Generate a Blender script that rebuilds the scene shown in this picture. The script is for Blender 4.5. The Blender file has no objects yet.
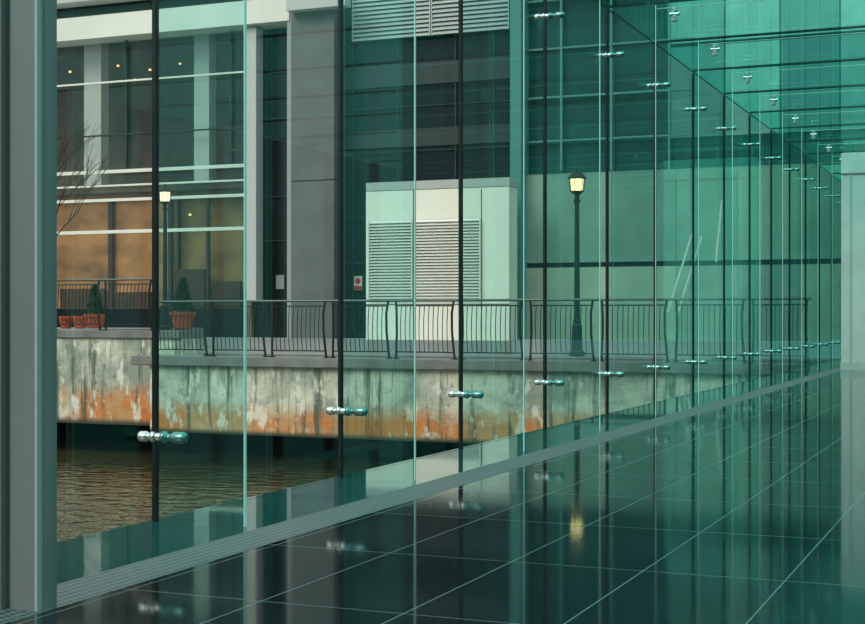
import bpy, bmesh, math, random
from mathutils import Vector
random.seed(4)
sc = bpy.context.scene
D = 3.1
TH = math.radians(22.7)
CT, ST = math.cos(TH), math.sin(TH)
F = 1412.0
EYE = .2567 * D
def depth(px, s): return s / (CT + (px-432.5)/F*ST)
def FX(px, s):
    z = depth(px, s); return -(z*ST - (px-432.5)/F*z*CT)
def FZ(py, px, s): return EYE + (316-py)/F*depth(px, s)

# ---------------- materials
def newmat(name):
    m = bpy.data.materials.new(name); m.use_nodes = True
    nt = m.node_tree; nt.nodes.clear()
    return m, nt, nt.nodes, nt.links
def pbr(name, col, rough=.5, metal=0, noise=0, nscale=3, bump=0, stretch=(1,1,1), emis=None, es=0, spec=.5, det=None):
    m, nt, N, L = newmat(name)
    o = N.new('ShaderNodeOutputMaterial'); b = N.new('ShaderNodeBsdfPrincipled')
    L.new(b.outputs[0], o.inputs[0])
    b.inputs['Roughness'].default_value = rough; b.inputs['Metallic'].default_value = metal
    b.inputs['Specular IOR Level'].default_value = spec
    b.inputs['Base Color'].default_value = (*col, 1)
    if emis: b.inputs['Emission Color'].default_value = (*emis, 1); b.inputs['Emission Strength'].default_value = es
    tc = N.new('ShaderNodeTexCoord'); mp = N.new('ShaderNodeMapping'); mp.inputs['Scale'].default_value = stretch
    L.new(tc.outputs['Object'], mp.inputs[0])
    nz = N.new('ShaderNodeTexNoise'); nz.inputs['Scale'].default_value = nscale; nz.inputs['Detail'].default_value = det if det is not None else (6 if nscale >= 1 else 1)
    L.new(mp.outputs[0], nz.inputs[0])
    if noise:
        r = N.new('ShaderNodeValToRGB')
        r.color_ramp.elements[0].position = .3; r.color_ramp.elements[1].position = .7
        r.color_ramp.elements[0].color = (*[c*(1-noise) for c in col], 1)
        r.color_ramp.elements[1].color = (*[min(1, c*(1+noise)) for c in col], 1)
        L.new(nz.outputs[0], r.inputs[0]); L.new(r.outputs[0], b.inputs['Base Color'])
    if bump:
        bp = N.new('ShaderNodeBump'); bp.inputs['Strength'].default_value = bump; bp.inputs['Distance'].default_value = .02
        L.new(nz.outputs[0], bp.inputs['Height']); L.new(bp.outputs[0], b.inputs['Normal'])
    return m
def glassmat(name, tint, refl=1.0, rcol=(1,1,1)):
    m, nt, N, L = newmat(name)
    o = N.new('ShaderNodeOutputMaterial'); mx = N.new('ShaderNodeMixShader')
    t = N.new('ShaderNodeBsdfTransparent'); t.inputs[0].default_value = (*tint, 1)
    g = N.new('ShaderNodeBsdfGlossy'); g.inputs['Roughness'].default_value = 0.01; g.inputs[0].default_value = (*rcol, 1)
    ge = N.new('ShaderNodeNewGeometry'); dt = N.new('ShaderNodeVectorMath'); dt.operation = 'DOT_PRODUCT'
    L.new(ge.outputs['Normal'], dt.inputs[0]); L.new(ge.outputs['Incoming'], dt.inputs[1])
    def mth(op, a, b=None):
        n = N.new('ShaderNodeMath'); n.operation = op; n.use_clamp = False
        if hasattr(a, 'links'): L.new(a, n.inputs[0])
        else: n.inputs[0].default_value = a
        if b is not None:
            if hasattr(b, 'links'): L.new(b, n.inputs[1])
            else: n.inputs[1].default_value = b
        return n.outputs[0]
    ab = mth('ABSOLUTE', dt.outputs['Value'])
    p = mth('POWER', mth('SUBTRACT', 1.0, ab), 5.0)
    f = mth('MULTIPLY', mth('ADD', mth('MULTIPLY', p, .96), .04), refl)
    L.new(f, mx.inputs[0]); L.new(t.outputs[0], mx.inputs[1]); L.new(g.outputs[0], mx.inputs[2])
    L.new(mx.outputs[0], o.inputs[0])
    return m

M = {}
M['pane'] = glassmat('pane_glass', (.96,.99,.983), .75, (.50,.86,.81))
M['fin'] = glassmat('fin_glass', (.79,.945,.93), .5, (.55,.92,.89))
M['roof'] = glassmat('roof_glass', (.60,.97,.93), .4, (.5,.92,.88))
M['beam'] = glassmat('beam_glass', (.93,.99,.98), .2, (.5,.9,.88))
M['side'] = glassmat('side_glass', (.48,.80,.77), 1, (.5,.9,.88))
M['bay'] = glassmat('bay_glass', (.90,.92,.92), .9, (.8,.95,1))
M['edge'] = pbr('glass_edge', (.70,.94,.88), .2)
M['black'] = pbr('black_silicone', (.004,.007,.008), .5, spec=.25)
M['chrome'] = pbr('chrome', (.60,.64,.64), .18, 1)
M['chromet'] = pbr('steel_fin_tinted', (.18,.38,.36), .25, .9)  # tint of the fin glass in front put into the steel colour
M['colm'] = pbr('painted_steel', (.25,.238,.236), .42, .1, noise=.06, nscale=2)
M['coll'] = pbr('painted_steel_light', (.50,.49,.48), .4, .1)
M['pale'] = pbr('pale_plaster', (.66,.62,.59), .6, noise=.08)
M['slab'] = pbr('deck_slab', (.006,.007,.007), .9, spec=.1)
M['conc'] = pbr('promenade_concrete', (.22,.22,.21), .85, noise=.2, nscale=2, bump=.3)
M['rail'] = pbr('railing_paint', (.015,.022,.024), .4, .3)
M['handrail'] = pbr('railing_handrail', (.09,.11,.11), .35, .5)
M['dglass'] = pbr('dark_glazing', (.012,.018,.020), .12, noise=.4, nscale=.25, spec=.3)
M['dgrid'] = pbr('glazing_bar', (.03,.042,.046), .5)
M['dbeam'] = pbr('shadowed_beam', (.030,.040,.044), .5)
M['white'] = pbr('white_cladding', (.80,.80,.72), .5, noise=.05, nscale=.7)
M['wbright'] = pbr('enclosure_cladding', (.95,.93,.82), .5)
M['wgrey'] = pbr('grey_white_metal', (.52,.54,.52), .45)
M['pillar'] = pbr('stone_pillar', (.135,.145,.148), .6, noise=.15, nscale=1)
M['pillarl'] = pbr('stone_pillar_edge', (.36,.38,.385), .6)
M['tan'] = pbr('tan_panel', (.62,.29,.10), .6, noise=.45, nscale=.8, stretch=(.8,1,1.2), det=3)
M['tan2'] = pbr('olive_panel', (.50,.27,.095), .6, noise=.45, nscale=.8, det=3)
M['shelf'] = pbr('dark_wood', (.10,.045,.018), .6, noise=.3, nscale=3)
M['inner'] = pbr('interior_wall', (.16,.125,.085), .7, noise=.6, nscale=.5, det=2)
shades = [pbr('pale_green_upper_wall', c, .5, noise=.3, nscale=.4, det=3) for c in ((.22,.40,.31),(.27,.45,.35),(.18,.35,.28),(.31,.49,.38),(.23,.40,.32))]
tshades = [pbr('teal_cladding', c, .5, noise=.35, nscale=.4, det=3) for c in ((.10,.28,.25),(.15,.36,.31),(.08,.23,.21))]
gshades = [pbr('pale_green_wall', c, .5, noise=.3, nscale=.4, det=3) for c in ((.33,.47,.36),(.42,.54,.41),(.28,.42,.34),(.38,.50,.38),(.24,.38,.31))]
M['uppale'] = pbr('pale_turquoise_cladding', (.42,.64,.56), .5, noise=.35, nscale=.35, det=4)
M['upmid'] = pbr('mid_turquoise_cladding', (.26,.48,.42), .5, noise=.4, nscale=.35, det=4)
M['dteal'] = pbr('teal_glazing', (.014,.085,.080), .2, noise=.6, nscale=.2, spec=.3)
M['mteal'] = pbr('teal_mullion', (.12,.31,.285), .4)
M['louv'] = pbr('louvre_slat', (.86,.86,.78), .5)
M['louv2'] = pbr('louvre_slat_grey', (.58,.63,.61), .5)
M['lvback'] = pbr('louvre_back', (.12,.13,.125), .8)
M['terra'] = pbr('terracotta', (.40,.09,.035), .8, noise=.15, nscale=8)
M['leaf'] = pbr('conifer_leaf', (.012,.045,.012), .8, noise=.5, nscale=20, bump=1)
M['soil'] = pbr('soil', (.03,.02,.012), .95)
M['lamp'] = pbr('lamp_glow', (.8,.6,.4), .4, emis=(1,.55,.22), es=4.0)
M['dl'] = pbr('downlight_glow', (1,.7,.4), .4, emis=(1,.55,.2), es=2)
M['lampm'] = pbr('lamp_paint', (.02,.03,.035), .45, .3)
M['red'] = pbr('sign_red', (.75,.02,.02), .5)
M['signw'] = pbr('sign_white', (.9,.9,.9), .5)
M['signg'] = pbr('sign_grey', (.3,.33,.35), .5)
M['bark'] = pbr('bark', (.07,.06,.05), .9, noise=.3, nscale=10)

def floormat():
    m, nt, N, L = newmat('polished_floor_tiles')
    o = N.new('ShaderNodeOutputMaterial'); b = N.new('ShaderNodeBsdfPrincipled'); L.new(b.outputs[0], o.inputs[0])
    b.inputs['Specular IOR Level'].default_value = .42
    tc = N.new('ShaderNodeTexCoord'); mp = N.new('ShaderNodeMapping')
    L.new(tc.outputs['Object'], mp.inputs[0])
    mp.inputs['Location'].default_value = (.773*D, .02, 0)
    def brick(width, row, m_):
        br = N.new('ShaderNodeTexBrick'); br.offset = 0; br.squash = 1
        br.inputs['Scale'].default_value = 1; br.inputs['Brick Width'].default_value = width; br.inputs['Row Height'].default_value = row
        br.inputs['Mortar Size'].default_value = m_; br.inputs['Mortar Smooth'].default_value = 0
        L.new(mp.outputs[0], br.inputs[0]); return br
    br = brick(.14*D, .28*D, .0018)
    br.inputs['Color1'].default_value = (.005,.009,.011,1); br.inputs['Color2'].default_value = (.010,.016,.019,1)
    br.inputs['Mortar'].default_value = (.20,.245,.245,1)
    L.new(br.outputs['Color'], b.inputs['Base Color'])
    nz = N.new('ShaderNodeTexNoise'); nz.inputs['Scale'].default_value = 1.5; nz.inputs['Detail'].default_value = 5
    L.new(tc.outputs['Object'], nz.inputs[0])
    mr = N.new('ShaderNodeMapRange'); mr.inputs['To Min'].default_value = .03; mr.inputs['To Max'].default_value = .09
    L.new(nz.outputs[0], mr.inputs[0])
    ad = N.new('ShaderNodeMath'); ad.operation = 'MULTIPLY_ADD'; ad.inputs[1].default_value = .35
    L.new(br.outputs['Fac'], ad.inputs[0]); L.new(mr.outputs[0], ad.inputs[2]); L.new(ad.outputs[0], b.inputs['Roughness'])
    return m
M['floor'] = floormat()
M['ledge'] = pbr('ledge_dark_glass', (.02,.10,.09), .03, spec=1.0)
def gratemat():
    m, nt, N, L = newmat('drain_grating')
    o = N.new('ShaderNodeOutputMaterial'); b = N.new('ShaderNodeBsdfPrincipled'); L.new(b.outputs[0], o.inputs[0])
    tc = N.new('ShaderNodeTexCoord')
    def wave(d, s):
        w = N.new('ShaderNodeTexWave'); w.bands_direction = d; w.inputs['Scale'].default_value = s
        L.new(tc.outputs['Object'], w.inputs[0]); return w.outputs[1]
    mu = N.new('ShaderNodeMath'); mu.operation = 'MULTIPLY'
    L.new(wave('Y', 14), mu.inputs[0]); L.new(wave('X', 9), mu.inputs[1])
    r = N.new('ShaderNodeValToRGB')
    r.color_ramp.elements[0].position = .25; r.color_ramp.elements[1].position = .5
    r.color_ramp.elements[0].color = (.165,.19,.19,1); r.color_ramp.elements[1].color = (.015,.02,.022,1)
    L.new(mu.outputs[0], r.inputs[0]); L.new(r.outputs[0], b.inputs['Base Color'])
    b.inputs['Roughness'].default_value = .45
    return m
M['grate'] = gratemat()
def quaymat():
    m, nt, N, L = newmat('stained_quay_concrete')
    o = N.new('ShaderNodeOutputMaterial'); b = N.new('ShaderNodeBsdfPrincipled'); L.new(b.outputs[0], o.inputs[0])
    b.inputs['Roughness'].default_value = .85
    tc = N.new('ShaderNodeTexCoord')
    def nz(sc, stretch, det=8):
        mp = N.new('ShaderNodeMapping'); mp.inputs['Scale'].default_value = stretch; L.new(tc.outputs['Object'], mp.inputs[0])
        n = N.new('ShaderNodeTexNoise'); n.inputs['Scale'].default_value = sc; n.inputs['Detail'].default_value = det; n.inputs['Roughness'].default_value = .66
        L.new(mp.outputs[0], n.inputs[0]); return n.outputs[0]
    def ramp(src, p0, p1, c0=(0,0,0), c1=(1,1,1)):
        r = N.new('ShaderNodeValToRGB'); r.color_ramp.elements[0].position = p0; r.color_ramp.elements[1].position = p1
        r.color_ramp.elements[0].color = (*c0,1); r.color_ramp.elements[1].color = (*c1,1); L.new(src, r.inputs[0]); return r.outputs[0]
    def mix(f, a, bcol):
        x = N.new('ShaderNodeMix'); x.data_type = 'RGBA'; L.new(f, x.inputs[0])
        L.new(a, x.inputs[6])
        if isinstance(bcol, tuple): x.inputs[7].default_value = (*bcol,1)
        else: L.new(bcol, x.inputs[7])
        return x.outputs[2]
    def mul(a, bb):
        n = N.new('ShaderNodeMath'); n.operation = 'MULTIPLY'; L.new(a, n.inputs[0])
        if isinstance(bb, float): n.inputs[1].default_value = bb
        else: L.new(bb, n.inputs[1])
        return n.outputs[0]
    base = ramp(nz(.9,(1,1,1)), .40, .58, (.34,.38,.31), (.74,.73,.60))
    sep = N.new('ShaderNodeSeparateXYZ'); L.new(tc.outputs['Generated'], sep.inputs[0])
    low = ramp(sep.outputs[2], .24, .50, (1,1,1), (0,0,0))
    c = mix(mul(ramp(nz(.6,(1,1,.6)), .38,.50), low), base, (.62,.34,.15))
    c = mix(mul(ramp(nz(1.4,(1,1,1.2)), .47,.56), low), c, (.68,.25,.07))
    c = mix(mul(ramp(nz(2.0,(2.4,1,.16)), .52,.61), .8), c, (.07,.085,.06))
    c = mix(mul(ramp(nz(2.8,(1.4,1,.5)), .55,.60), .7), c, (.90,.89,.79))
    c = mix(mul(ramp(nz(6,(1,1,.7)), .58,.68), .55), c, (.13,.13,.10))
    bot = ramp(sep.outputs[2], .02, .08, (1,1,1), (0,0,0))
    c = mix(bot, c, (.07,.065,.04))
    L.new(c, b.inputs['Base Color'])
    bp = N.new('ShaderNodeBump'); bp.inputs['Distance'].default_value = .06; bp.inputs['Strength'].default_value = .7
    L.new(nz(4,(1,1,1)), bp.inputs['Height']); L.new(bp.outputs[0], b.inputs['Normal'])
    return m
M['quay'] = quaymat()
def watermat():
    m, nt, N, L = newmat('dock_water')
    o = N.new('ShaderNodeOutputMaterial'); b = N.new('ShaderNodeBsdfPrincipled'); L.new(b.outputs[0], o.inputs[0])
    b.inputs['Base Color'].default_value = (.062,.060,.026,1); b.inputs['Roughness'].default_value = .07
    b.inputs['Specular IOR Level'].default_value = .8
    tc = N.new('ShaderNodeTexCoord'); mp = N.new('ShaderNodeMapping'); mp.inputs['Scale'].default_value = (.8,1.3,1); mp.inputs['Rotation'].default_value = (0,0,-.4)
    L.new(tc.outputs['Object'], mp.inputs[0])
    n = N.new('ShaderNodeTexNoise'); n.inputs['Scale'].default_value = 2.8; n.inputs['Detail'].default_value = 3
    L.new(mp.outputs[0], n.inputs[0])
    bp = N.new('ShaderNodeBump'); bp.inputs['Distance'].default_value = .09; bp.inputs['Strength'].default_value = .5
    L.new(n.outputs[0], bp.inputs['Height']); L.new(bp.outputs[0], b.inputs['Normal'])
    return m
M['water'] = watermat()

# ---------------- builders
COL = sc.collection
def meta(o, label=None, cat=None, kind=None, group=None):
    if label: o['label'] = label
    if cat: o['category'] = cat
    if kind: o['kind'] = kind
    if group: o['group'] = group
    return o
def finish(name, bm, mats, loc=(0,0,0), parent=None, smooth=False, sub=True):
    loc = Vector(loc)
    for v in bm.verts: v.co -= loc
    bmesh.ops.recalc_face_normals(bm, faces=bm.faces)
    me = bpy.data.meshes.new(name); bm.to_mesh(me); bm.free()
    for m in (mats if isinstance(mats, (list, tuple)) else [mats]): me.materials.append(m)
    if smooth:
        for p in me.polygons: p.use_smooth = True
    o = bpy.data.objects.new(name, me); COL.objects.link(o)
    if parent is not None:
        o.parent = parent; o.location = loc - parent.location
    else: o.location = loc
    return o
def bbox(bm, x0,x1,y0,y1,z0,z1, mi=0):
    r = bmesh.ops.create_cube(bm, size=1)
    for v in r['verts']:
        v.co = Vector(((x0+x1)/2+v.co.x*(x1-x0), (y0+y1)/2+v.co.y*(y1-y0), (z0+z1)/2+v.co.z*(z1-z0)))
    fs = set(f for v in r['verts'] for f in v.link_faces)
    for f in fs: f.material_index = mi
    return fs
def box(name, x0,x1,y0,y1,z0,z1, mat, parent=None, bevel=0, origin=None):
    x0,x1 = min(x0,x1),max(x0,x1); y0,y1=min(y0,y1),max(y0,y1); z0,z1=min(z0,z1),max(z0,z1)
    bm = bmesh.new(); bbox(bm, x0,x1,y0,y1,z0,z1)
    if bevel: bmesh.ops.bevel(bm, geom=bm.edges[:], offset=bevel, segments=2, affect='EDGES')
    return finish(name, bm, mat, origin if origin is not None else ((x0+x1)/2,(y0+y1)/2,z0), parent)
def tube(bm, pts, r, seg=8, cap=True, radii=None):
    rings = []
    pts = [Vector(p) for p in pts]
    for i, p in enumerate(pts):
        d = (pts[min(i+1,len(pts)-1)] - pts[max(i-1,0)]).normalized()
        a = Vector((0,0,1)) if abs(d.z) < .9 else Vector((1,0,0))
        u = d.cross(a).normalized(); w = d.cross(u).normalized()
        rr = radii[i] if radii else r
        rings.append([bm.verts.new(p + u*math.cos(t)*rr + w*math.sin(t)*rr) for t in [2*math.pi*k/seg for k in range(seg)]])
    for a, b in zip(rings, rings[1:]):
        for k in range(seg): bm.faces.new((a[k], a[(k+1)%seg], b[(k+1)%seg], b[k]))
    if cap: bm.faces.new(rings[0]); bm.faces.new(list(reversed(rings[-1])))
def lathe(bm, prof, c, axis='Z', seg=24, mi=0, crisp=True):
    pts = []; c = Vector(c)
    for h, r in prof:
        pts.append((c + (Vector((0,0,h)) if axis=='Z' else Vector((h,0,0)) if axis=='X' else Vector((0,h,0))), r))
    rings = []
    for p, r in pts:
        ring = []
        for k in range(seg):
            t = 2*math.pi*k/seg; a, b = math.cos(t)*r, math.sin(t)*r
            off = Vector((a,b,0)) if axis=='Z' else Vector((0,a,b)) if axis=='X' else Vector((a,0,b))
            ring.append(bm.verts.new(p+off))
        rings.append(ring)
    for i, (a, b) in enumerate(zip(rings, rings[1:])):
        for k in range(seg):
            f = bm.faces.new((a[k], a[(k+1)%seg], b[(k+1)%seg], b[k])); f.material_index = mi; f.smooth = True
    f = bm.faces.new(rings[0]); f.material_index = mi
    f = bm.faces.new(list(reversed(rings[-1]))); f.material_index = mi
    if crisp:
        for ring in rings:
            for k in range(seg):
                e = bm.edges.get((ring[k], ring[(k+1)%seg]))
                if e: e.smooth = False
def empty(name, loc):
    o = bpy.data.objects.new(name, None); o.empty_display_size = .2; o.location = loc; COL.objects.link(o); return o
def copytree(root, kids, loc):
    r = root.copy(); COL.objects.link(r); r.location = loc
    for k in kids:
        c = k.copy(); c.parent = r; COL.objects.link(c)
    return r

# ---------------- corridor
ROOF = (1.063)*D
SP = .5195*D
js = [1.495*D + SP*k for k in range(-4, 15)]
YE = js[-1]
box('floor', -.784*D, 3.5, -6, YE, -.06, 0, M['floor'], origin=(0,0,0))['kind'] = 'structure'
o = box('trim_1', -.852*D, -.784*D, -6, YE, -.06, .0005, M['grate']); meta(o, 'ventilation grating strip along glass wall', 'floor grating', 'structure')
o = box('trim_2', -1.012*D, -.852*D, -6, YE, -.06, .0, M['ledge']); meta(o, 'dark reflective glass ledge at foot of the glass wall', 'ledge', 'structure')
o = box('trim_3', -1.012*D, 3.5, -6, 7.55*D, -.35, -.062, M['slab']); meta(o, 'deck slab of walkway over the water', 'slab', 'structure')
n = 1
for i in range(len(js)-1):
    o = box('window_%d' % n, -1.003*D, -.999*D, js[i]+.008, js[i+1]-.008, .0, ROOF-.02, M['pane'])
    meta(o, 'clear frameless glass wall pane', 'glass pane', 'structure', 'glass wall panes'); n += 1
for i in range(len(js)-1):
    bm = bmesh.new(); bbox(bm, -1.0*D, 3.5, js[i]+.006, js[i+1]-.006, ROOF-.01, ROOF+.01)
    o = finish('window_%d' % n, bm, M['roof'], (0, js[i], ROOF)); meta(o, 'teal tinted glass roof pane', 'roof glass', 'structure', 'glass roof panes'); n += 1
for i in range(len(js)-1):
    o = box('window_%d' % n, 3.49, 3.51, js[i]+.008, js[i+1]-.008, 0, ROOF-.03, M['side'])
    meta(o, 'clear frameless glass wall pane', 'glass pane', 'structure', 'glass wall panes'); n += 1
t = 4
o = box('trim_%d' % t, -1.0025*D, -.9995*D, -6, YE, ROOF-.018, ROOF-.011, M['black']); meta(o, 'dark joint between glass wall and glass roof', 'joint', 'structure')
FW = .128*D
def make_fitting(loc):
    e = empty('glass_fitting', loc); L = Vector(loc)
    bm = bmesh.new()
    lathe(bm, [(-.06,.010),(.045,.010)], L, 'X'); lathe(bm, [(-.010,.019),(.010,.019)], L, 'X')
    a = finish('rod', bm, M['chrome'], L, e)
    bm = bmesh.new()
    lathe(bm, [(-.094,.008),(-.092,.015),(-.088,.019),(-.082,.0205),(-.058,.0205),(-.052,.017),(-.047,.014),(-.040,.014),(-.035,.018),(-.031,.023),(-.014,.023),(-.012,.020)], L, 'X', crisp=False)
    b = finish('outer_knob', bm, M['chrome'], L, e)
    bm = bmesh.new()
    lathe(bm, [(.012,.020),(.014,.023),(.030,.023),(.036,.016),(.046,.013),(.054,.013),(.060,.019),(.066,.0225),(.110,.0225),(.119,.020),(.124,.012),(.126,.005)], L, 'X', crisp=False)
    c = finish('inner_knob', bm, M['chromet'], L, e)
    return e, [a, b, c]
master = None
rmaster = None
for i, s in enumerate(js):
    t += 1
    o = box('trim_%d' % t, -1.0048*D, -.9970*D, s-.006, s+.006, 0, ROOF-.03, M['black'])
    meta(o, 'black silicone joint between glass wall panes', 'joint', 'structure')
    t += 1
    o = box('trim_%d' % t, -1.0*D, 3.5, s-.004, s+.004, ROOF-.011, ROOF+.011, M['black'])
    meta(o, 'dark joint between glass roof panes', 'joint', 'structure')
    t += 1
    o = box('trim_%d' % t, 3.43, 3.56, s-.05, s+.05, 0, ROOF-.03, M['black'])
    meta(o, 'black joint between glass wall panes', 'joint', 'structure')
    bm = bmesh.new()
    bbox(bm, -.9969*D, -.9969*D+FW-.012, s-.007, s+.007, 0.001, ROOF-.02)
    bbox(bm, -.9969*D+FW-.012, -.9969*D+FW-.008, s-.0075, s+.0075, 0.001, ROOF-.02, 1)
    o = finish('glass_fin', bm, [M['fin'], M['edge']], (-.9969*D, s, 0))
    meta(o, 'tall clear glass fin with pale green edge bracing the glass wall', 'glass fin', group='glass fins')
    bm = bmesh.new()
    bbox(bm, -.9969*D+FW, 3.42, s-.008, s+.008, ROOF-.050, ROOF-.015)
    bbox(bm, -.9969*D+FW, 3.42, s-.0085, s+.0085, ROOF-.053, ROOF-.050, 1)
    o = finish('glass_roof_beam', bm, [M['beam'], M['edge']], (0, s, ROOF-.053))
    meta(o, 'clear glass beam carrying the glass roof', 'glass beam', group='glass roof beams')
    if s > .9*D:
        for h in (EYE-.151*D, EYE+.68*D):
            loc = (-.995*D, s, h)
            if master is None:
                e, kids = make_fitting(loc); master = (e, kids)
                meta(e, 'polished steel bolt fitting clamping glass panes to a glass fin', 'glass fitting', group='glass wall fittings')
            else: copytree(master[0], master[1], loc)
        for xf in (-.823*D, -.27*D):
            loc = (xf, s, ROOF-.088)
            if rmaster is None:
                e = empty('roof_fitting', loc); L = Vector(loc)
                bm = bmesh.new(); lathe(bm, [(-.078,.012),(-.072,.026),(-.036,.027),(-.030,.015),(.0,.015),(.004,.026),(.030,.026),(.034,.014)], L, 'Z')
                a = finish('bolt', bm, M['chrome'], L, e)
                bm = bmesh.new(); lathe(bm, [(-.042,.010),(-.038,.016),(.038,.016),(.042,.010)], L+Vector((0,0,-.015)), 'X', 16)
                b = finish('cross_pin', bm, M['chrome'], L+Vector((0,0,-.015)), e)
                meta(e, 'polished steel bolt fitting under the glass roof', 'glass fitting', group='glass roof fittings')
                rmaster = (e, [a, b])
            else: copytree(rmaster[0], rmaster[1], loc)

# steel door-frame column near camera
e = empty('steel_column', (-.85*D, 1.0*D, 0))
y0 = 1.0*D; xr = -.783*D
bm = bmesh.new()
prof = [(xr-.50,y0+.06),(xr-.006,y0+.06),(xr-.006,y0+.035),(xr-.012,y0+.02),(xr-.03,y0+.02),(xr-.03,y0),(xr-.115,y0),(xr-.115,y0+.012),(xr-.13,y0+.012),(xr-.13,y0-.02),(xr-.19,y0-.02),(xr-.19,y0-.05),(xr-.50,y0-.05)]
lo = [bm.verts.new((x,y,0)) for x,y in prof]; hi = [bm.verts.new((x,y,ROOF)) for x,y in prof]
for k in range(len(prof)): bm.faces.new((lo[k],lo[(k+1)%len(prof)],hi[(k+1)%len(prof)],hi[k]))
bm.faces.new(lo); bm.faces.new(list(reversed(hi)))
finish('column_body', bm, M['colm'], (-.85*D,y0,0), e)
box('edge_trim', xr-.030, xr-.022, y0-.004, y0+.02, 0, ROOF, M['coll'], e)
meta(e, 'grey painted steel column with stepped vertical profile on the tiled floor', 'column')
# pale end column
e = empty('plaster_column', (-.5*D, 6.94*D, 0))
xl = -.798*D
box('shaft', xl, xl+1.4, 6.94*D, 6.94*D+.5, 0, .93*D, M['pale'], e, bevel=.01)
for q in (.12, .34):
    box('vertical_bead', xl+q, xl+q+.02, 6.94*D-.015, 6.94*D, .12, .93*D, M['wgrey'], e)
box('capital', xl-.0, xl+1.40, 6.94*D-.03, 6.94*D+.53, .93*D, ROOF-.10, M['pale'], e, bevel=.01)
box('plinth', xl-.01, xl+1.41, 6.94*D-.01, 6.94*D+.51, 0, .12, M['wgrey'], e)
meta(e, 'pale plastered rectangular column at the end of the walkway', 'column')

# ---------------- water, quay
WL = EYE-.94*D; QB = EYE-.739*D
sR, sL = 7.65*D, 8.04*D
bm = bmesh.new()
vs = [bm.verts.new(c) for c in ((-60,-14,WL),(14,-14,WL),(14,sL+.8,WL),(-60,sL+.8,WL))]; bm.faces.new(vs)
o = finish('dock_water', bm, M['water'], (0,0,WL)); meta(o, 'brown rippled dock water beside the quay', 'water', 'stuff')
xq = FX(150, sR)
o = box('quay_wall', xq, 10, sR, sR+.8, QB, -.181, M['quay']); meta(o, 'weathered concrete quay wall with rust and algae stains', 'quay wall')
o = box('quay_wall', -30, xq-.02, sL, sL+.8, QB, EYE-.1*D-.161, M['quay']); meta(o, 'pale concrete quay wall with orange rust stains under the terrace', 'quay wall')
o = box('shaded_quay_footing', -30, 10, sL+.82, sL+1.6, WL-1, QB-.01, M['slab']); meta(o, 'recessed footing under the quay wall, blackened for shade in the recess', 'shaded footing')  # near-black colour stands for the shade in the recess below the wall
xc = FX(134, sR)
o = box('quay_coping', xc, -1.03*D, sR-.12, sR+.9, -.18, 0.0, M['conc'], bevel=.015); meta(o, 'grey concrete coping slab on the quay edge', 'coping')
o = box('quay_coping', -30, xq-.05, sL-.06, sL+.9, EYE-.1*D-.16, EYE-.1*D, M['conc'], bevel=.015); meta(o, 'grey concrete coping slab on the terrace edge', 'coping')
sB = 14.6*D
zt = EYE-.1*D
o = box('promenade', -45, -1.03*D, sL+.92, sB-1.5, -.3, -.002, M['conc']); meta(o, 'grey paved promenade behind the quay railing', 'pavement')
xt = FX(205, 10.3*D)
bm = bmesh.new(); bbox(bm, -30, xt, sL+.92, 10.3*D, 0, zt-.002)
o = finish('terrace', bm, M['conc'], (-20, sL+.92, 0)); meta(o, 'raised paved terrace in front of the building', 'terrace')

# ---------------- railings
def make_railing(loc, L):
    e = empty('railing', loc); P = Vector(loc); kids = []
    for x, ln in ((.04, .035), (L-.04, -.035)):
        bm = bmesh.new(); tube(bm, [P+Vector((x, 0, .004)), P+Vector((x+ln*.3,-.02,.15)), P+Vector((x+ln,-.05,.5)), P+Vector((x+ln,-.06,.85)), P+Vector((x+ln*.3,-.03,1.06))], .023, 8)
        bbox(bm, P.x+x-.04, P.x+x+.04, P.y-.05, P.y+.05, P.z+.001, P.z+.02)
        kids.append(finish('post', bm, M['rail'], P+Vector((x,0,0)), e))
    bm = bmesh.new(); tube(bm, [P+Vector((-.03,-.03,1.08)), P+Vector((L+.03,-.03,1.08))], .024, 10)
    kids.append(finish('handrail', bm, M['handrail'], P+Vector((0,0,1.08)), e))
    for h in (.12, .97):
        bm = bmesh.new(); bbox(bm, P.x+.05, P.x+L-.05, P.y-.05, P.y-.02, P.z+h, P.z+h+.022)
        kids.append(finish('crossbar', bm, M['rail'], P+Vector((0,0,h)), e))
    nb = 11
    for k in range(nb):
        x = .07 + (L-.14)*(k+1)/(nb+1)
        bm = bmesh.new()
        tube(bm, [P+Vector((x, -.035-.045*math.sin(math.pi*q/6), .13+.86*q/6)) for q in range(7)], .0075, 6)
        kids.append(finish('baluster', bm, M['rail'], P+Vector((x,0,.13)), e))
    return e, kids
RL = 1.31
e, kids = make_railing((FX(150, sR)+.0, sR+.18, 0.002), RL-.06)
meta(e, 'dark steel railing section with curved bars on the quay edge', 'railing', group='quay railings')
x = FX(150, sR)+RL
while x < -1.03*D-.25:
    r = copytree(e, kids, (x, sR+.18, .002))
    if x+RL > -1.03*D: r.scale.x = (-1.03*D-x)/RL
    x += RL
x = FX(150, sL) - RL+.02
for q in range(3):
    r = copytree(e, kids, (x, sL+.2, zt+.002)); meta(r, 'dark steel railing section with curved bars on the raised terrace', 'railing', group='terrace railings'); x -= RL

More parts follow.
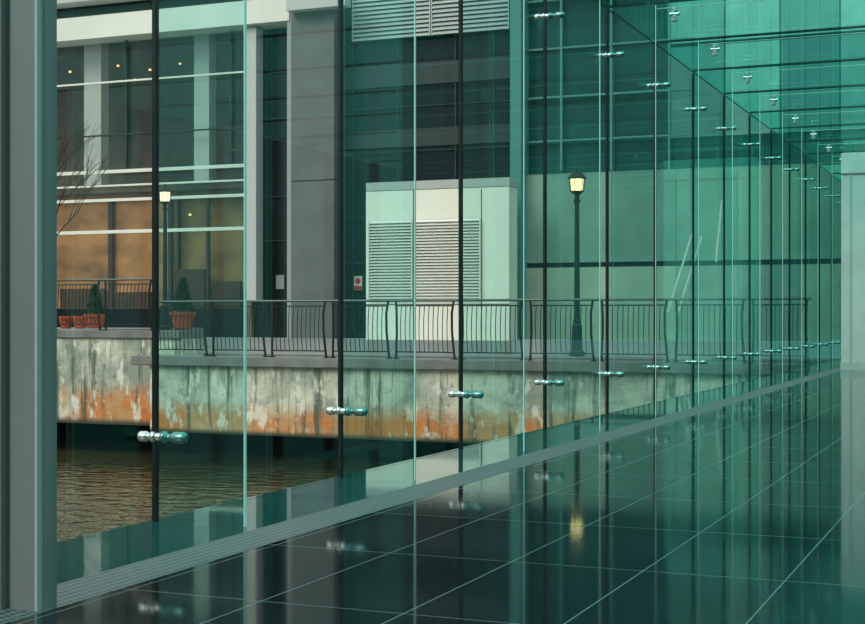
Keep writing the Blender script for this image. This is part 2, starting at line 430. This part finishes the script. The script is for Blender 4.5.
# ---------------- lamps
def make_lamp(loc):
    e = empty('street_lamp', loc); P = Vector(loc); H = .745*D*1.625*.985
    bm = bmesh.new(); lathe(bm, [(0,.16),(.08,.16),(.12,.11),(.6,.10),(.66,.075),(.7,.085),(.74,.06)], P, 'Z', 20)
    a = finish('base', bm, M['lampm'], P, e)
    bm = bmesh.new(); lathe(bm, [(.7,.06),(H-.66,.045),(H-.64,.07),(H-.60,.07),(H-.58,.05),(H-.5,.05),(H-.44,.12),(H-.42,.15)], P, 'Z', 20)
    b = finish('pole', bm, M['lampm'], P, e)
    bm = bmesh.new(); lathe(bm, [(H-.415,.09),(H-.4,.11),(H-.18,.13),(H-.16,.12)], P, 'Z', 24)
    c = finish('lamp_glass', bm, M['lamp'], P+Vector((0,0,H-.4)), e)
    bm = bmesh.new(); lathe(bm, [(H-.18,.18),(H-.15,.19),(H-.05,.10),(H-.04,.03),(H+.03,.02)], P, 'Z', 24)
    for k in range(6):
        t_ = math.pi/6+k*math.pi/3; dx, dy = math.cos(t_), math.sin(t_)
        tube(bm, [P+Vector((dx*.135,dy*.135,H-.43)), P+Vector((dx*.16,dy*.16,H-.17))], .008, 6)
    d = finish('lamp_cap', bm, M['lampm'], P+Vector((0,0,H-.1)), e)
    meta(e, 'dark lamp post with glowing warm lantern on the promenade', 'street lamp', group='promenade lamps')
    return e, [a,b,c,d]
sl = 5.36*1.625*D
e, kids = make_lamp((FX(577, sl), sl, 0)); r = copytree(e, kids, (FX(165, sl), sl, zt)); r.scale = (.88,)*3
r['label'] = 'dark lamp post with glowing warm lantern on the terrace'

# ---------------- building
B = empty('office_building', (FX(400, sB), sB, 0))
meta(B, 'large office building with dark glazing, pale cladding and stone pillars', 'building')
def part(name, px0, px1, py0, py1, s, dep, mat, ref=None, z0=None, lab=None, bevel=0, parent=B):
    ref = ref if ref is not None else (px0+px1)/2
    za = FZ(py1, ref, s) if z0 is None else z0
    o = box(name, FX(px0,s), FX(px1,s), s, s+dep, za, FZ(py0, ref, s), mat, parent, bevel)
    if lab: o['label'] = lab
    return o
HT = 20
xb = FX(250, sB)
box('glazing', xb, FX(515,sB), sB+.3, sB+1, 0, HT, M['dglass'], B)['label'] = 'dark glazed wall'
for py in (105, 150, 215, 262):
    part('glazing_bar', 340, 515, py, py+.8, sB+.2, .12, M['dgrid'])
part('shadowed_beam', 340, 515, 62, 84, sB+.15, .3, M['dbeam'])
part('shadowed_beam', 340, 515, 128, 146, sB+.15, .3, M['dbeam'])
for py in (72, 118, 196, 240):
    part('glazing_bar', 258, 290, py, py+1.0, sB+.2, .12, M['dgrid'])
for px in (352, 455):
    part('mullion', px, px+1.0, -60, 330, sB+.2, .12, M['dgrid'])
zlo, zmid, zhi = FZ(308,150,sB), FZ(184,150,sB), FZ(30,150,sB)
box('bay_back_wall', -45, xb, sB+4, sB+4.2, 0, zhi, M['inner'], B, )['label'] = 'warm brown interior wall'
box('bay_side_wall', xb-.2, xb, sB+.1, sB+4, 0, HT, M['inner'], B)
box('bay_ceiling', -45, xb-.2, sB+.1, sB+4, zhi, zhi+.2, M['inner'], B)
box('bay_floor', -45, xb-.2, sB+.25, sB+4, zmid-.25, zmid, M['inner'], B)
box('bay_lower_floor', -45, xb-.2, sB+.25, sB+4, 0, zlo, M['inner'], B)
box('tan_wall', -45, FX(165,sB), sB+.7, sB+.9, zlo, zmid-.25, M['tan'], B)['label'] = 'warm orange tan interior wall'
box('tan_wall', FX(165,sB), xb-.2, sB+1.1, sB+1.3, zlo, zmid-.25, M['tan2'], B)['label'] = 'olive brown interior wall'
for a, b_, c0, c1 in ((108,112,200,308),(168,171,196,308),(206,208,196,308),(60,104,288,308),(116,150,292,308),(176,204,270,308),(212,240,282,308)):
    part('interior_fitting', a, b_, c0, c1, sB+.5, .18, M['shelf'], 150)
part('shopfront', -60, 246, 308.5, 340, sB+.05, .18, M['dglass'], 150, z0=0)
box('bay_window', -45, xb-.25, sB+.12, sB+.15, zlo, zhi, M['bay'], B)
for py, th in ((78,1.8),(168,3.4),(183,1.8),(197,3.0),(229,3.4)):
    part('handrail', -60, 246, py, py+th, sB-.4, .08, M['white'], 150, lab='white metal rail')
part('glazing_bar', -60, 246, 132, 133.4, sB-.0, .08, M['dgrid'], 150)
for a, b_ in ((84,101),(194,209)):
    part('white_column', a, b_, 26, 185, sB+.5, .5, M['white'])
for a in (125, 230):
    part('mullion', a, a+1.4, 26, 168, sB-.02, .12, M['dgrid'])
part('floor_slab', -60, 289, 10, 33, sB-.8, 1.1, M['white'], 150, lab='white concrete floor slab')
part('glazing', -60, 250, -60, 9, sB+.2, .3, M['dglass'], 150)
part('upper_slab', -60, 289, -40, -6, sB-.6, .9, M['wgrey'], 150)
part('mullion', 246, 256, 28, 302, sB-.55, .5, M['wgrey'], lab='pale metal frame post')
part('mullion', 258, 260, 28, 302, sB-.1, .2, M['dgrid'])
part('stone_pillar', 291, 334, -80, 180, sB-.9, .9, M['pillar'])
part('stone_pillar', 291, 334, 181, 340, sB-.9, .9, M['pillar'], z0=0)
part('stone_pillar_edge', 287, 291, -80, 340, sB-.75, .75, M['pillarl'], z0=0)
part('roof_bracket', 286, 345, -10, 8, sB-1.4, .45, M['wgrey'])
def louvre(name, px0, px1, py0, py1, s, n, mat, ref, parent):
    x0, x1 = FX(px0,s), FX(px1,s); z0, z1 = FZ(py1,ref,s), FZ(py0,ref,s)
    bm = bmesh.new(); bbox(bm, x0, x1, s+.10, s+.12, z0, z1, 1)
    p = (z1-z0)/n
    for k in range(n):
        z = z0+p*k; vs = [bm.verts.new(c) for c in ((x0,s,z+.1*p),(x1,s,z+.1*p),(x1,s+.08,z+.95*p),(x0,s+.08,z+.95*p))]
        bm.faces.new(vs)
        vs = [bm.verts.new(c) for c in ((x0,s,z+.1*p),(x1,s,z+.1*p),(x1,s+.0,z+.45*p),(x0,s+.0,z+.45*p))]; bm.faces.new(vs)
    for a in (x0, x1-.03): bbox(bm, a, a+.03, s-.01, s+.1, z0, z1)
    return finish(name, bm, [mat, M['lvback']], ((x0+x1)/2, s, z0), parent)
louvre('louvre_panel', 352, 430, -40, 38, sB-.1, 18, M['louv2'], 400, B)
louvre('louvre_panel', 431, 509, -40, 38, sB-.1, 18, M['louv2'], 400, B)
part('corner_column', 510, 521, -120, 340, sB-.6, 1.2, M['mteal'], z0=0)
box('glazing', FX(521,sB), 14, sB+.2, sB+1, 0, HT, M['dteal'], B)['label'] = 'teal glazed wall'
cuts = [521, 546, 612, 676, 738, 800, 900]
for k in range(len(cuts)-1):
    a, b_ = cuts[k], cuts[k+1]-.3
    dd = .05 + .02*(k % 3)
    part('wall_panel', a, b_, 172, 262, sB-dd, .25, shades[(k*3+1) % 5], 600)
    part('wall_panel', a, b_, 267, 345, sB-dd, .25, gshades[(k*2+1) % 5], 600, z0=0)
part('dark_band', 521, 900, 262, 267, sB+.05, .15, M['black'], 600)  # black recessed band between the two rows of wall panels
ucuts = [668, 725, 780, 840, 900, 1000]
for k in range(len(ucuts)-1):
    a, b_ = ucuts[k]+.5, ucuts[k+1]-.5
    part('upper_panel', a, b_, -90, 38, sB+.0, .2, M['uppale'] if k % 2 else M['upmid'], 750)
    part('upper_panel', a, b_, 42, 134, sB+.0, .2, tshades[k % 3] if k != 1 else M['upmid'], 750)
for px in (560, 610, 668):
    part('mullion', px, px+2, -150, 170, sB-.05, .15, M['mteal'])
for py in (-10, 40, 90, 135):
    part('glazing_bar', 521, 690, py, py+2, sB-.03, .15, M['mteal'], 650)
for (ax, ay), (bx, by) in (((694,228),(668,312)),((702,236),(677,316)),((722,200),(716,262))):
    s = sB-.5
    bm = bmesh.new(); tube(bm, [Vector((FX(ax,s), s, FZ(ay,ax,s))), Vector((FX(bx,s), s, FZ(by,bx,s)))], .035, 8)
    o = finish('pale_diagonal_bar', bm, M['white'], (FX(bx,s), s, FZ(by,bx,s)), B)  # pale diagonal tubes in front of the right-hand wall panels
for px, py, dd in ((70,72,1.5),(118,66,3),(150,70,2),(190,215,.3),(212,62,3),(232,150,2),(90,60,3.5),(180,64,3.5),(135,80,3.8),(215,82,3.6)):
    s = sB+dd
    bm = bmesh.new(); lathe(bm, [(-.03,.03),(-.02,.05),(.02,.06),(.05,.04)], (FX(px,s), s, FZ(py,px,s)), 'Z', 12)
    finish('downlight', bm, M['dl'], (FX(px,s), s, FZ(py,px,s)), B)
# louvre block
sK = 13.85*D
K = empty('plant_enclosure', (FX(440,sK), sK, 0)); meta(K, 'white clad plant enclosure with louvred vents on the promenade', 'plant room')
part('enclosure_wall', 366, 509, 189, 345, sK, .8, M['wbright'], z0=0, parent=K)
part('roof_edge', 366, 509.5, 180, 188.5, sK-.02, .82, M['wgrey'], parent=K)
louvre('louvre_vent', 368, 412, 220, 299, sK-.13, 26, M['louv'], 412, K)
louvre('louvre_vent', 414, 480, 220, 299, sK-.13, 26, M['louv'], 412, K)
for px in (413, 481):
    part('panel_joint', px, px+.7, 189, 345, sK-.01, .02, M['dgrid'], z0=0, parent=K)
part('panel_joint', 366, 509, 304, 304.8, sK-.01, .02, M['dgrid'], parent=K)
# signs
for px, py, red in ((280,282,False),(358,283,True)):
    ss = sB+.25
    e = empty('wall_sign', (FX(px,ss), ss, FZ(py+7,px,ss)))
    part('sign_plate', px-4, px+4, py-7, py+7, ss, .04, M['signw'] if red else M['signg'], parent=e)
    if red:
        bm = bmesh.new(); lathe(bm, [(-.01,.105),(.0,.105)], (FX(px,ss), ss-.002, FZ(py-2,px,ss)), 'Y', 20)
        finish('sign_symbol', bm, M['red'], (FX(px,ss), ss, FZ(py-2,px,ss)), e)
        part('sign_band', px-3.8, px+3.8, py+3, py+6.6, ss-.01, .01, M['red'], parent=e)
        meta(e, 'small white sign with red symbol on the dark wall', 'sign')
    else: meta(e, 'small grey sign plate on the dark wall', 'sign')

# ---------------- potted conifers
def pot(px, s, sc_, lab):
    P = Vector((FX(px,s), s, zt)); e = empty('potted_conifer', P)
    bm = bmesh.new(); lathe(bm, [(0,.20*sc_),(.30*sc_,.27*sc_),(.30*sc_,.30*sc_),(.38*sc_,.31*sc_),(.38*sc_,.26*sc_),(.34*sc_,.25*sc_)], P, 'Z', 24)
    finish('pot', bm, M['terra'], P, e)
    bm = bmesh.new(); lathe(bm, [(.3*sc_,.24*sc_),(.35*sc_,.24*sc_)], P, 'Z', 20); finish('soil', bm, M['soil'], P, e)
    bm = bmesh.new()
    for q in range(420):
        h = random.random(); r = (1-h)**.8*.23*sc_+.02; a = random.random()*6.283
        c = P+Vector((math.cos(a)*r, math.sin(a)*r, (.36+h*.75)*sc_))
        tip = c+Vector((math.cos(a)*.05, math.sin(a)*.05, .09))*sc_; w = Vector((-math.sin(a), math.cos(a), 0))*.02*sc_
        bm.faces.new([bm.verts.new(v) for v in (c-w, c+w, tip)])
    r_ = bmesh.ops.create_cone(bm, segments=12, radius1=.22*sc_, radius2=.01, depth=.75*sc_, cap_ends=True)
    for v in r_['verts']: v.co += P+Vector((0,0,.36*sc_+.375*sc_))
    finish('foliage', bm, M['leaf'], P+Vector((0,0,.36*sc_)), e)
    meta(e, lab, 'potted plant')
pot(95, 9.6*D, .95, 'small conifer in terracotta pot on the terrace')
pot(183, 9.9*D, 1.1, 'taller conifer in terracotta pot on the terrace')
for px in (66, 80):
    s = 9.3*D; P = Vector((FX(px,s), s, zt))
    bm = bmesh.new(); lathe(bm, [(0,.12),(.24,.17),(.24,.19),(.31,.19),(.31,.16),(.26,.15)], P, 'Z', 24)
    o = finish('terracotta_pot', bm, M['terra'], P); meta(o, 'empty terracotta flower pot on the terrace', 'flower pot')

# bare tree
P = Vector((FX(40, 8.9*D), 8.9*D, zt)); e = empty('bare_tree', P)
bm = bmesh.new()
def br(p, d, L, r, lv):
    q = p + d*L
    mid = p + d*L*.5 + Vector((random.uniform(-.05,.05),0,random.uniform(-.05,.05)))*L
    tube(bm, [p, mid, q], r, 6, radii=[r, r*.85, r*.7])
    if lv == 0: return
    for k in range(3):
        nd = (d + Vector((random.uniform(-.7,.7), random.uniform(-.5,.5), random.uniform(-.2,.5)))).normalized()
        br(p + d*L*random.uniform(.55,1), nd, L*.78, r*.6, lv-1)
br(P, Vector((.05,0,1)).normalized(), 1.8, .05, 5)
finish('trunk_and_branches', bm, M['bark'], P, e); meta(e, 'bare leafless tree with thin branches on the terrace', 'tree')

# ---------------- light
w = bpy.data.worlds.new('World'); sc.world = w; w.use_nodes = True
N, L = w.node_tree.nodes, w.node_tree.links
bg = N['Background']; tc = N.new('ShaderNodeTexCoord'); sp = N.new('ShaderNodeSeparateXYZ'); r = N.new('ShaderNodeValToRGB')
L.new(tc.outputs['Generated'], sp.inputs[0]); L.new(sp.outputs[2], r.inputs[0]); L.new(r.outputs[0], bg.inputs[0])
r.color_ramp.elements[0].position = 0; r.color_ramp.elements[0].color = (.26,.285,.285,1)
r.color_ramp.elements[1].position = .6; r.color_ramp.elements[1].color = (.91,.92,.92,1)
bg.inputs[1].default_value = 1.45
su = bpy.data.lights.new('sun', 'SUN'); su.energy = 1.6; su.angle = .6; su.color = (1,.94,.83)
so = bpy.data.objects.new('sun', su); so.rotation_euler = (math.radians(50), 0, math.radians(-25)); COL.objects.link(so)
try: sc.cycles.transparent_max_bounces = 48
except Exception: pass
sc.view_settings.view_transform = 'Standard'
sc.view_settings.gamma = .92

cam = bpy.data.cameras.new('camera'); co = bpy.data.objects.new('camera', cam); COL.objects.link(co)
cam.sensor_width = 36; cam.lens = F/865*36; cam.shift_y = 4/865
co.location = (0,0,EYE); co.rotation_euler = (math.pi/2, 0, TH)
cam.clip_end = 500
sc.camera = co
